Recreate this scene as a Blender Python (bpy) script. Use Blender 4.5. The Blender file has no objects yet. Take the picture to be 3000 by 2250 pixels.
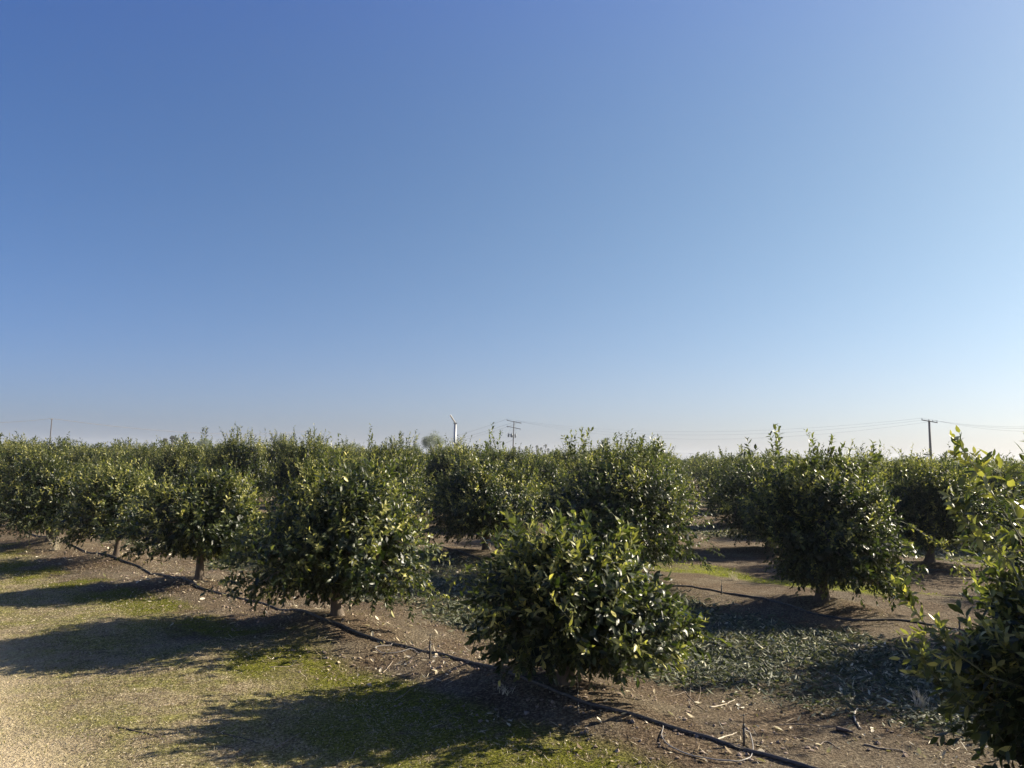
import bpy, math, random
import numpy as np
from mathutils import Vector, Matrix

S = bpy.context.scene
COL = S.collection
R = math.radians
# ------------------------------------------------------------------ camera
F = 2200.0                                   # focal length in photo pixels (3000 wide)
H = 2.2                                      # camera height
PITCH = math.atan(214.8 / F); ROLL = math.atan(0.0185)
fw = Vector((0, math.cos(PITCH), math.sin(PITCH)))
r0 = Vector((1, 0, 0)); u0 = Vector((0, -math.sin(PITCH), math.cos(PITCH)))
cr = r0 * math.cos(ROLL) + u0 * math.sin(ROLL)
cu = u0 * math.cos(ROLL) - r0 * math.sin(ROLL)
cam = bpy.data.cameras.new('camera'); cam.sensor_width = 36; cam.lens = F / 3000 * 36
cam.clip_start = 0.05; cam.clip_end = 12000
co = bpy.data.objects.new('camera', cam); COL.objects.link(co)
m = Matrix((cr, cu, -fw)).transposed().to_4x4(); m.translation = (0, 0, H)
co.matrix_world = m; S.camera = co
# ------------------------------------------------------------------ sky, sun, exposure
SUN_AZ = R(72.0); SUN_EL = R(29.0)
w = bpy.data.worlds.new('World'); S.world = w; w.use_nodes = True
nt = w.node_tree; nt.nodes.clear()
sk = nt.nodes.new('ShaderNodeTexSky'); sk.sky_type = 'NISHITA'; sk.sun_disc = False
sk.sun_elevation = SUN_EL; sk.sun_rotation = SUN_AZ
sk.altitude = 0; sk.air_density = 1.0; sk.dust_density = 1.0; sk.ozone_density = 4.0
bg = nt.nodes.new('ShaderNodeBackground'); bg.inputs[1].default_value = 0.052
wo = nt.nodes.new('ShaderNodeOutputWorld')
# clear winter sky: a world-direction grade of the physical sky (darker blue away from the sun, pale towards it)
GRADE = [(-0.319, -0.359, -0.004), (0.585, 0.356, 0.065), (0.112, 0.713, -0.735), (-0.397, -0.167, -0.081), (0.059, -0.486, 2.056), (0.433, 0.211, -0.184)]
tcw = nt.nodes.new('ShaderNodeTexCoord')
def wmath(op, a, b=None):
    n = nt.nodes.new('ShaderNodeMath'); n.operation = op
    for k, v in enumerate((a, b)):
        if v is None: continue
        if isinstance(v, (int, float)): n.inputs[k].default_value = v
        else: nt.links.new(v, n.inputs[k])
    return n.outputs[0]
dp = nt.nodes.new('ShaderNodeVectorMath'); dp.operation = 'DOT_PRODUCT'; nt.links.new(tcw.outputs['Generated'], dp.inputs[0])
dp.inputs[1].default_value = (math.sin(SUN_AZ), math.cos(SUN_AZ), 0)
dd = wmath('MAXIMUM', dp.outputs['Value'], -0.35); dd = wmath('MINIMUM', dd, 0.85)
sx = nt.nodes.new('ShaderNodeSeparateXYZ'); nt.links.new(tcw.outputs['Generated'], sx.inputs[0])
zz = wmath('MAXIMUM', sx.outputs[2], 0.0); zz = wmath('MINIMUM', zz, 0.62)
terms = [None, dd, zz, wmath('MULTIPLY', dd, dd), wmath('MULTIPLY', zz, zz), wmath('MULTIPLY', dd, zz)]
hz = wmath('MAXIMUM', wmath('SUBTRACT', 1.0, wmath('DIVIDE', zz, 0.11)), 0.0); hz = wmath('MULTIPLY', hz, hz)
terms.append(hz); GRADE.append((-0.17, -0.01, 0.06))                 # cooler, slightly dimmer air right at the horizon
cmb = nt.nodes.new('ShaderNodeCombineXYZ')
for ch in range(3):
    acc = GRADE[0][ch]
    for tm_, g_ in zip(terms[1:], GRADE[1:]): acc = wmath('ADD', wmath('MULTIPLY', tm_, g_[ch]), acc)
    nt.links.new(wmath('EXPONENT', acc), cmb.inputs[ch])
ml = nt.nodes.new('ShaderNodeVectorMath'); ml.operation = 'MULTIPLY'
nt.links.new(sk.outputs[0], ml.inputs[0]); nt.links.new(cmb.outputs[0], ml.inputs[1])
nt.links.new(ml.outputs[0], bg.inputs[0]); nt.links.new(bg.outputs[0], wo.inputs[0])
sun = bpy.data.lights.new('sun', 'SUN'); sun.energy = 5.0; sun.angle = R(0.55); sun.color = (1.0, 0.89, 0.70)
so = bpy.data.objects.new('sun', sun); COL.objects.link(so)
sdir = Vector((math.sin(SUN_AZ) * math.cos(SUN_EL), math.cos(SUN_AZ) * math.cos(SUN_EL), math.sin(SUN_EL)))
so.rotation_euler = sdir.to_track_quat('Z', 'Y').to_euler(); so.location = (20, 8, 12)
S.view_settings.view_transform = 'Standard'; S.view_settings.look = 'None'
S.view_settings.gamma = 1.0; S.view_settings.exposure = 1.35
S.cycles.max_bounces = 8; S.cycles.transparent_max_bounces = 8; S.cycles.volume_bounces = 1

# ------------------------------------------------------------------ helpers
def ray(px, py):
    return (fw + cr * ((px - 1500) / F) + cu * ((1125 - py) / F))
def G(px, py, z=0.0):                        # photo pixel -> point on the ground
    d = ray(px, py); t = (z - H) / d.z
    return (d.x * t, d.y * t)
def at(px, py, dist):                        # photo pixel -> point at forward distance
    d = ray(px, py); t = dist / d.y
    return Vector((d.x * t, dist, H + d.z * t))

def tag(o, label=None, cat=None, group=None, kind=None):
    if label: o['label'] = label
    if cat: o['category'] = cat
    if group: o['group'] = group
    if kind: o['kind'] = kind
    return o
def empty(name, loc=(0, 0, 0), rz=0):
    o = bpy.data.objects.new(name, None); COL.objects.link(o)
    o.location = loc; o.rotation_euler = (0, 0, rz); o.empty_display_size = 0.2
    return o

class MB:                                    # mesh collector working on numpy chunks
    def __init__(s): s.v = []; s.n = 0; s.f3 = []; s.f4 = []; s.a = []; s.m3 = []; s.m4 = []
    def add(s, v, f3=None, f4=None, attr=0.0, mat=0):
        v = np.asarray(v, float).reshape(-1, 3)
        if f3 is not None and len(f3):
            f3 = np.asarray(f3, int).reshape(-1, 3) + s.n; s.f3.append(f3); s.m3.append(np.full(len(f3), mat))
        if f4 is not None and len(f4):
            f4 = np.asarray(f4, int).reshape(-1, 4) + s.n; s.f4.append(f4); s.m4.append(np.full(len(f4), mat))
        s.v.append(v); s.n += len(v)
        s.a.append(np.broadcast_to(np.asarray(attr, float), (len(v),)))
    def tube(s, pts, rad, seg=8, attr=0.0, mat=0, cap=True):
        pts = np.asarray(pts, float); n = len(pts)
        rad = np.broadcast_to(np.asarray(rad, float), (n,))
        t = np.gradient(pts, axis=0); t /= np.linalg.norm(t, axis=1)[:, None] + 1e-9
        ref = np.array([0, 0, 1.0]) if abs(t[0, 2]) < .9 else np.array([1.0, 0, 0])
        a = np.cross(t, ref); a /= np.linalg.norm(a, axis=1)[:, None] + 1e-9
        b = np.cross(t, a)
        th = np.linspace(0, 2 * np.pi, seg, endpoint=False)
        v = pts[:, None] + rad[:, None, None] * (a[:, None] * np.cos(th)[None, :, None] + b[:, None] * np.sin(th)[None, :, None])
        i = np.arange(n - 1)[:, None] * seg; k = np.arange(seg)[None]; k2 = (k + 1) % seg
        f = np.stack([i + k, i + k2, i + seg + k2, i + seg + k], -1).reshape(-1, 4)
        v = v.reshape(-1, 3); f3 = []
        if cap:
            v = np.vstack([v, pts[0], pts[-1]]); c0 = n * seg; c1 = c0 + 1; L = (n - 1) * seg
            f3 = [(c0, (q + 1) % seg, q) for q in range(seg)] + [(c1, L + q, L + (q + 1) % seg) for q in range(seg)]
        s.add(v, f3, f, attr, mat)
    def box(s, c, h, rot=None, attr=0.0, mat=0):
        v = np.array([[x, y, z] for x in (-1, 1) for y in (-1, 1) for z in (-1, 1)], float) * np.asarray(h, float)
        if rot is not None: v = v @ np.asarray(rot).T
        f = [(0, 1, 3, 2), (4, 6, 7, 5), (0, 4, 5, 1), (2, 3, 7, 6), (0, 2, 6, 4), (1, 5, 7, 3)]
        s.add(v + np.asarray(c, float), None, f, attr, mat)
    def build(s, name, mats, parent=None, smooth=False, mesh_only=False):
        me = bpy.data.meshes.new(name)
        v = np.vstack(s.v)
        f3 = np.vstack(s.f3) if s.f3 else np.zeros((0, 3), int); f4 = np.vstack(s.f4) if s.f4 else np.zeros((0, 4), int)
        me.vertices.add(len(v)); me.vertices.foreach_set('co', v.astype(np.float32).ravel())
        li = np.concatenate([f3.ravel(), f4.ravel()]).astype(np.int32)
        me.loops.add(len(li)); me.loops.foreach_set('vertex_index', li)
        st = np.concatenate([np.arange(len(f3)) * 3, len(f3) * 3 + np.arange(len(f4)) * 4]).astype(np.int32)
        me.polygons.add(len(st)); me.polygons.foreach_set('loop_start', st)
        mi = np.concatenate([np.concatenate(s.m3) if s.m3 else [], np.concatenate(s.m4) if s.m4 else []]).astype(np.int32)
        if not isinstance(mats, (list, tuple)): mats = [mats]
        for mm in mats: me.materials.append(mm)
        me.polygons.foreach_set('material_index', mi)
        me.polygons.foreach_set('use_smooth', np.full(len(st), smooth))
        at_ = me.attributes.new('tint', 'FLOAT', 'POINT'); at_.data.foreach_set('value', np.concatenate(s.a).astype(np.float32))
        me.update(); me.validate()
        if mesh_only: return me
        o = bpy.data.objects.new(name, me); COL.objects.link(o)
        if parent is not None: o.parent = parent
        return o

# value noise in numpy
def _h(ix, iy, seed):
    n = (ix.astype(np.int64) * 374761393 + iy.astype(np.int64) * 668265263 + seed * 1442695041) & 0x7fffffff
    n = ((n ^ (n >> 13)) * 1274126177) & 0x7fffffff
    return ((n ^ (n >> 16)) & 0xffff) / 65535.0
def vnoise(x, y, sc, seed=0):
    x = x / sc; y = y / sc; ix = np.floor(x); iy = np.floor(y); fx = x - ix; fy = y - iy
    fx = fx * fx * (3 - 2 * fx); fy = fy * fy * (3 - 2 * fy)
    a = _h(ix, iy, seed); b = _h(ix + 1, iy, seed); c = _h(ix, iy + 1, seed); d = _h(ix + 1, iy + 1, seed)
    return (a * (1 - fx) + b * fx) * (1 - fy) + (c * (1 - fx) + d * fx) * fy
def fbm(x, y, sc, o=3, seed=0):
    r = 0; a = 1; t = 0
    for k in range(o): r = r + a * vnoise(x, y, sc / 2 ** k, seed + k * 17); t += a; a *= .5
    return r / t
def sstep(a, b, x): t = np.clip((x - a) / (b - a), 0, 1); return t * t * (3 - 2 * t)

# ------------------------------------------------------------------ materials
def new_mat(name):
    mt = bpy.data.materials.new(name); mt.use_nodes = True; t = mt.node_tree
    return mt, t, t.nodes['Principled BSDF']
def N(t, typ, **kw):
    n = t.nodes.new(typ)
    for k, v in kw.items(): setattr(n, k, v)
    return n
def noise(t, scale, detail=3, rough=.5, vec=None):
    n = N(t, 'ShaderNodeTexNoise'); n.inputs['Scale'].default_value = scale; n.inputs['Detail'].default_value = detail
    n.inputs['Roughness'].default_value = rough
    if vec is not None: t.links.new(vec, n.inputs['Vector'])
    return n
def ramp(t, fac, stops):
    n = N(t, 'ShaderNodeValToRGB'); e = n.color_ramp.elements
    while len(e) < len(stops): e.new(0.5)
    for el, (p, c) in zip(e, stops): el.position = p; el.color = (*c, 1) if len(c) == 3 else c
    t.links.new(fac, n.inputs[0]); return n
def mixc(t, fac, a, b, blend='MIX'):
    n = N(t, 'ShaderNodeMix', data_type='RGBA', blend_type=blend)
    for s_, v in ((n.inputs[0], fac), (n.inputs[6], a), (n.inputs[7], b)):
        if isinstance(v, (int, float)): s_.default_value = v
        elif isinstance(v, tuple): s_.default_value = (*v, 1)
        else: t.links.new(v, s_)
    return n.outputs[2]
def bump(t, h, strength, dist, bs):
    b = N(t, 'ShaderNodeBump'); b.inputs['Strength'].default_value = strength; b.inputs['Distance'].default_value = dist
    t.links.new(h, b.inputs['Height']); t.links.new(b.outputs[0], bs.inputs['Normal'])

def simple_mat(name, c1, c2=None, rough=.7, scale=12, metal=0, bmp=.2, stretch=None):
    mt, t, bs = new_mat(name)
    tc = N(t, 'ShaderNodeTexCoord'); vec = tc.outputs['Object']
    if stretch:
        mp = N(t, 'ShaderNodeMapping'); mp.inputs['Scale'].default_value = stretch; t.links.new(vec, mp.inputs[0]); vec = mp.outputs[0]
    n = noise(t, scale, 4, .6, vec)
    c2 = c2 or tuple(x * .7 for x in c1)
    r_ = ramp(t, n.outputs['Fac'], [(.3, c1), (.7, c2)])
    t.links.new(r_.outputs[0], bs.inputs['Base Color'])
    bs.inputs['Roughness'].default_value = rough; bs.inputs['Metallic'].default_value = metal
    if bmp: bump(t, n.outputs['Fac'], bmp, .01, bs)
    return mt

def leaf_mat(name, stops, under, trans=.3, rough=.38, spec=.5):
    mt, t, bs = new_mat(name)
    a = N(t, 'ShaderNodeAttribute', attribute_name='tint')
    r_ = ramp(t, a.outputs['Fac'], stops)
    g = N(t, 'ShaderNodeNewGeometry')
    und = mixc(t, .4, r_.outputs[0], under)
    c = mixc(t, g.outputs['Backfacing'], r_.outputs[0], und)
    t.links.new(c, bs.inputs['Base Color'])
    bs.inputs['Roughness'].default_value = rough
    bs.inputs['Specular IOR Level'].default_value = spec
    tr = N(t, 'ShaderNodeBsdfTranslucent')
    tc = mixc(t, 1.0, c, (1.25, 1.35, .55), 'MULTIPLY')
    t.links.new(tc, tr.inputs[0])
    mx = N(t, 'ShaderNodeMixShader'); mx.inputs[0].default_value = trans
    t.links.new(bs.outputs[0], mx.inputs[1]); t.links.new(tr.outputs[0], mx.inputs[2])
    t.links.new(mx.outputs[0], t.nodes['Material Output'].inputs[0])
    return mt

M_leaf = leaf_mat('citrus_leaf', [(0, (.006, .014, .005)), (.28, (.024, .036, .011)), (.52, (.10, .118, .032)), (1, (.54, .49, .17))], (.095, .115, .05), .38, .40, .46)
M_twig = simple_mat('green_twig', (.06, .08, .03), (.09, .09, .045), .6, 30)
M_bark = simple_mat('citrus_bark', (.125, .093, .066), (.07, .053, .04), .85, 26, bmp=.7, stretch=(1, 1, .35))
M_far = leaf_mat('distant_leaf', [(0, (.012, .022, .010)), (.5, (.035, .05, .018)), (1, (.16, .16, .05))], (.07, .085, .045), .3, .55)
M_grey = leaf_mat('grey_green_leaf', [(0, (.08, .10, .07)), (.5, (.15, .18, .12)), (1, (.23, .25, .16))], (.2, .22, .16), .3, .6)
M_palm = leaf_mat('palm_frond', [(0, (.05, .055, .035)), (1, (.12, .13, .08))], (.1, .11, .07), .2, .6)
M_hose = simple_mat('dusty_black_polyethylene', (.022, .020, .019), (.10, .085, .068), .6, 22, bmp=.1)
M_tube = simple_mat('grey_microtube', (.20, .19, .18), (.30, .28, .26), .45, 60, bmp=0)
M_pole = simple_mat('weathered_pole_wood', (.045, .038, .034), (.085, .075, .068), .85, 6, stretch=(4, 4, .5))
M_steel = simple_mat('galvanised_steel', (.36, .37, .38), (.28, .29, .30), .5, 3, .3, bmp=0)
M_white = simple_mat('white_blade_paint', (.82, .80, .72), (.72, .70, .62), .4, 3, bmp=0)
M_grey_can = simple_mat('grey_transformer_paint', (.17, .19, .20), (.12, .13, .14), .5, 5, bmp=0)
M_wire = simple_mat('dark_wire', (.12, .12, .13), None, .6, 4, bmp=0)
M_dry = leaf_mat('dry_plant_matter', [(0, (.10, .07, .045)), (.35, (.25, .19, .12)), (.7, (.46, .39, .27)), (1, (.66, .60, .47))], (.35, .3, .2), .15, .8, .2)
M_shred = leaf_mat('shredded_leaves', [(0, (.032, .036, .020)), (.4, (.078, .090, .052)), (.7, (.18, .19, .115)), (1, (.62, .57, .40))], (.14, .165, .08), .2, .6, .35)
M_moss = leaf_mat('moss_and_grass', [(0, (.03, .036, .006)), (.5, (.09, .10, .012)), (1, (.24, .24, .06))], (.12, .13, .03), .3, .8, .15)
M_stick = simple_mat('dry_stick', (.34, .28, .21), (.22, .17, .12), .8, 30)
M_stick_dark = simple_mat('dark_stick', (.07, .05, .04), (.13, .10, .08), .85, 30)
M_clod = simple_mat('soil_clod', (.19, .14, .105), (.28, .215, .165), .95, 25, bmp=.8)
M_bone = simple_mat('pale_dry_leaf', (.60, .54, .42), (.45, .38, .28), .8, 20)

# ------------------------------------------------------------------ orchard layout
T1 = np.array(G(1655, 2056)); T6 = np.array(G(38, 1563))
U = (T6 - T1) / 5; SP = np.linalg.norm(U); U = U / SP
NV = np.array([U[1], -U[0]]);  NV = NV if NV[1] > 0 else -NV
R2a = np.array(G(2410, 1792)); R3a = np.array(G(2725, 1670))
ROW = ((R3a - T1) @ NV) / 2
N1 = T1 @ NV
def un(p): p = np.asarray(p); return (p - T1) @ U, (p - T1) @ NV     # coordinates along / across the rows
def ground_h(x, y):
    x = np.asarray(x, float); y = np.asarray(y, float)
    a = (x - T1[0]) * U[0] + (y - T1[1]) * U[1]; b = (x - T1[0]) * NV[0] + (y - T1[1]) * NV[1]
    k = np.round(b / ROW); k = np.maximum(k, 0); db = b - k * ROW
    tr = np.cos(2 * np.pi * a / SP) * .5 + .5
    berm = (.05 + .12 * tr) * np.exp(-(db / .55) ** 2)
    z = berm + .14 * (fbm(x, y, 1.6, 2, 3) - .5) + .035 * (fbm(x, y, .45, 2, 9) - .5) * (b > -1.9)
    near = np.exp(-((np.hypot(x, y - 8)) / 14) ** 2)
    return z + near * .016 * (fbm(x, y, .12, 2, 21) - .5)
def gz(x, y): return float(ground_h(np.array([x]), np.array([y]))[0])

# ground sheet
def axis(lo, hi, step, far, g=1.16):
    a = list(np.arange(lo, hi, step)); s = step; x = hi
    while x < far: a.append(x); s *= g; x += s
    a.append(far); s = step; x = lo - step
    while x > -far: a.insert(0, x); s *= g; x -= s
    a.insert(0, -far); return np.array(a)
xs = axis(-13, 9, .055, 1500); ys = axis(3.2, 20, .055, 1500)
X, Y = np.meshgrid(xs, ys); X = X.ravel(); Y = Y.ravel()
Z = ground_h(X, Y) * np.exp(-(np.hypot(X, Y) / 160) ** 2)
nx, ny = len(xs), len(ys)
i = np.arange(ny - 1)[:, None] * nx + np.arange(nx - 1)[None]
gm = MB(); gm.add(np.stack([X, Y, Z], 1), None, np.stack([i, i + 1, i + nx + 1, i + nx], -1).reshape(-1, 4))
A = (X - T1[0]) * U[0] + (Y - T1[1]) * U[1]; B = (X - T1[0]) * NV[0] + (Y - T1[1]) * NV[1]
def masks(A, B, X, Y):
    wv = (fbm(X, Y, 1.3, 3, 31) - .5) * 1.3
    wl = (fbm(X, Y, 3.5, 2, 41) - .5) * 1.6
    road = 1 - sstep(-4.1, -3.0, B + wl * 1.1 + wv * .4)
    g1 = sstep(-4.4, -3.4, B + wv) * (1 - sstep(-1.5, -.9, B + wv))              # grass strip by the track
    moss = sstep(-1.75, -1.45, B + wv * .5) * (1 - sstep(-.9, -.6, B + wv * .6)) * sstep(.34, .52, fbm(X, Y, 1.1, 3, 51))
    am = np.minimum(np.abs(B - 1.4 * ROW), np.abs(B - 2.45 * ROW))
    moss2 = (1 - sstep(.35, .75, am + wv * .5)) * (B > ROW) * sstep(.42, .62, fbm(X, Y, 1.7, 3, 61)) * (A < 6)
    lit = sstep(1.0, 1.7, B + wv * .5) * (1 - sstep(4.2, 5.2, B + wv * .7 - .3 * np.clip(A, -2, 3))) * (.5 + .45 * (1 - sstep(-3, 9, A))) * (.45 + .55 * sstep(.36, .5, fbm(X, Y, .8, 3, 91)))
    lit = np.maximum(lit, .5 * sstep(2.3 * ROW, 2.5 * ROW, B + wv) * (1 - sstep(2.75 * ROW, 2.95 * ROW, B + wv)))
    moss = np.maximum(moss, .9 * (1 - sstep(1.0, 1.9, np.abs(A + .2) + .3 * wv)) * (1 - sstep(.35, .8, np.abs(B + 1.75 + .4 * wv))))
    return road, g1, np.clip(moss, 0, 1), np.clip(moss2, 0, 1), lit
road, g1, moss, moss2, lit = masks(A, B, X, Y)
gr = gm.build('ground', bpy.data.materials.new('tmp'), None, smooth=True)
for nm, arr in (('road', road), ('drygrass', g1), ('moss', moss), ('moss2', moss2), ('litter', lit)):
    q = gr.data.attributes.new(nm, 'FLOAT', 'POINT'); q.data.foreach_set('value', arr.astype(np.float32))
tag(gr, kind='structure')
def ground_mat():
    mt, t, bs = new_mat('orchard_soil')
    pos = N(t, 'ShaderNodeTexCoord').outputs['Object']
    at_ = lambda n: N(t, 'ShaderNodeAttribute', attribute_name=n).outputs['Fac']
    n1 = noise(t, 1.3, 5, .6, pos); n2 = noise(t, 38, 4, .7, pos); n3 = noise(t, 7, 4, .6, pos)
    soil = ramp(t, n2.outputs['Fac'], [(.34, (.042, .028, .017)), (.5, (.115, .080, .050)), (.66, (.27, .205, .135))]).outputs[0]
    soil2 = ramp(t, n2.outputs['Fac'], [(.34, (.075, .057, .037)), (.5, (.165, .132, .090)), (.68, (.33, .275, .19))]).outputs[0]
    f1 = ramp(t, n1.outputs['Fac'], [(.42, (0, 0, 0)), (.62, (1, 1, 1))]).outputs[0]
    c = mixc(t, f1, soil, soil2)
    litc = ramp(t, n2.outputs['Fac'], [(.3, (.028, .030, .014)), (.5, (.08, .085, .040)), (.72, (.24, .23, .13))]).outputs[0]
    c = mixc(t, at_('litter'), c, litc)
    gcol = ramp(t, n2.outputs['Fac'], [(.34, (.10, .092, .022)), (.5, (.25, .235, .070)), (.68, (.50, .46, .18))]).outputs[0]
    mm = N(t, 'ShaderNodeMath', operation='MULTIPLY'); t.links.new(at_('drygrass'), mm.inputs[0])
    t.links.new(ramp(t, n3.outputs['Fac'], [(.3, (.25,) * 3), (.6, (1,) * 3)]).outputs[0], mm.inputs[1])
    n5 = noise(t, 2.1, 4, .6, pos); gt = ramp(t, n2.outputs['Fac'], [(.34, (.15, .115, .06)), (.5, (.33, .265, .155)), (.68, (.60, .51, .33))]).outputs[0]
    gcol = mixc(t, ramp(t, n5.outputs['Fac'], [(.42, (0,) * 3), (.6, (1,) * 3)]).outputs[0], gcol, gt)
    c = mixc(t, mm.outputs[0], c, gcol)
    rcol = ramp(t, n2.outputs['Fac'], [(.3, (.56, .45, .28)), (.5, (.69, .56, .36)), (.7, (.80, .67, .45))]).outputs[0]
    c = mixc(t, at_('road'), c, rcol)
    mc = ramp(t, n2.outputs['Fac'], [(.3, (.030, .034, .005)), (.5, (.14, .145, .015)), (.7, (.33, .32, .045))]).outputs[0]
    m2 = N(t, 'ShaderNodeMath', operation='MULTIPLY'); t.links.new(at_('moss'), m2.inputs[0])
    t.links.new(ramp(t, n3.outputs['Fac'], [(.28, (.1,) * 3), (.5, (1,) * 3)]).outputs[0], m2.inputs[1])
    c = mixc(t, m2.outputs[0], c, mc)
    c = mixc(t, at_('moss2'), c, ramp(t, n2.outputs['Fac'], [(.3, (.07, .078, .012)), (.5, (.19, .20, .03)), (.7, (.36, .36, .07))]).outputs[0])
    t.links.new(c, bs.inputs['Base Color']); bs.inputs['Roughness'].default_value = .95
    bs.inputs['Specular IOR Level'].default_value = .15
    ad = N(t, 'ShaderNodeMath', operation='ADD'); t.links.new(n2.outputs['Fac'], ad.inputs[0]); t.links.new(n3.outputs['Fac'], ad.inputs[1])
    bump(t, ad.outputs[0], 1.0, .09, bs)
    return mt
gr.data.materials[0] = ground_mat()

# ------------------------------------------------------------------ leaves
def resample(pts, n):
    pts = np.asarray(pts); s = np.r_[0, np.cumsum(np.linalg.norm(np.diff(pts, axis=0), axis=1))]
    t_ = np.linspace(0, s[-1], n); q = np.stack([np.interp(t_, s, pts[:, k]) for k in range(3)], 1)
    for _ in range(5): q[1:-1] = (q[:-2] + 2 * q[1:-1] + q[2:]) / 4
    return q
def norm(a): return a / (np.linalg.norm(a, axis=-1, keepdims=True) + 1e-9)
def add_leaves(mb, P, D, Nn, L, W, tint, curl, fold, hi=True, mat=0):
    D = norm(D); Sd = norm(np.cross(D, Nn)); Nn = np.cross(Sd, D); n = len(P)
    L = L[:, None]; W = W[:, None]; curl = np.broadcast_to(curl, (n,))[:, None]; fold = np.broadcast_to(fold, (n,))[:, None]
    if hi:
        rows = []
        for tt, ww in ((0, 0), (.33, .5), (.68, .42), (1, 0)):
            c = P + D * L * tt * (1 - .12 * np.abs(curl) * tt) - Nn * L * curl * tt * tt
            if ww == 0: rows.append([c])
            else: rows.append([c - Sd * W * ww + Nn * W * fold * ww, c, c + Sd * W * ww + Nn * W * fold * ww])
        v = np.stack([rows[0][0], *rows[1], *rows[2], rows[3][0]], 1)          # 8 per leaf
        f3 = np.array([(0, 2, 1), (0, 3, 2), (4, 5, 7), (5, 6, 7)]); f4 = np.array([(1, 2, 5, 4), (2, 3, 6, 5)])
        o = (np.arange(n) * 8)[:, None, None]
        mb.add(v.reshape(-1, 3), (f3[None] + o).reshape(-1, 3), (f4[None] + o).reshape(-1, 4), np.repeat(tint, 8), mat)
    else:
        c = P + D * L * .45
        v = np.stack([P, c - Sd * W * .5 + Nn * W * fold * .5, P + D * L - Nn * L * curl, c + Sd * W * .5 + Nn * W * fold * .5], 1)
        f3 = np.array([(0, 2, 1), (0, 3, 2)]); o = (np.arange(n) * 4)[:, None, None]
        mb.add(v.reshape(-1, 3), (f3[None] + o).reshape(-1, 3), None, np.repeat(tint, 4), mat)

def shoots_to_leaves(mb, rng, P, D, SL, nl, leafL, young, hi, twig=True):
    """P base points, D directions, SL lengths, young 0..1 per shoot"""
    n = len(P); D = norm(D)
    ref = norm(rng.normal(size=(n, 3))); a = norm(np.cross(D, ref)); b = np.cross(D, a)
    ts = np.linspace(.12, 1, nl)
    bend = rng.normal(size=(n, 3)) * .12
    allP, allD, allN, allL, allW, allT, allC, allF = [], [], [], [], [], [], [], []
    for k, t_ in enumerate(ts):
        ph = k * 2.4 + rng.uniform(0, 6.28, n) * .12
        out = a * np.cos(ph)[:, None] + b * np.sin(ph)[:, None]
        ang = R(62) - R(32) * t_ + rng.normal(0, .2, n)
        ld = D * np.cos(ang)[:, None] + out * np.sin(ang)[:, None] + rng.normal(size=(n, 3)) * .18
        droop = (.62 - .75 * young) * rng.uniform(.2, 1.0, n)
        ld[:, 2] -= np.maximum(droop, -.1) * .75
        p = P + (D + bend * t_) * (SL * t_)[:, None]
        nn = D * np.sin(ang)[:, None] - out * np.cos(ang)[:, None] + rng.normal(size=(n, 3)) * .25 + np.array([0, 0, .15])
        l = leafL * rng.uniform(.65, 1.2, n) * (1 - .35 * t_ * young) * (1 - .2 * (k == nl - 1))
        allP.append(p); allD.append(ld); allN.append(nn); allL.append(l)
        allW.append(l * rng.uniform(.34, .50, n) * (1 - .15 * young))
        allT.append(np.clip(.16 + .58 * young + .2 * young * t_ + rng.normal(0, .10, n), 0, 1))
        allC.append(rng.normal(.12, .16, n)); allF.append(rng.uniform(.05, .55, n))
    c = lambda q: np.concatenate(q)
    T = c(allT); T = np.where(rng.random(len(T)) < .012, 1.0, T)
    add_leaves(mb, c(allP), c(allD), c(allN), c(allL), c(allW), T, c(allC), c(allF), hi)
    if twig:
        r = .0028
        th = np.array([0, 2.09, 4.19]); o1 = (a[:, None] * np.cos(th)[None, :, None] + b[:, None] * np.sin(th)[None, :, None])
        v = np.concatenate([P[:, None] + o1 * r, (P + (D + bend) * SL[:, None])[:, None] + o1 * r * .4], 1)
        f = np.array([(0, 1, 4, 3), (1, 2, 5, 4), (2, 0, 3, 5)]); o = (np.arange(n) * 6)[:, None, None]
        mb.add(v.reshape(-1, 3), None, (f[None] + o).reshape(-1, 4), 0, 1)

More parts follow.
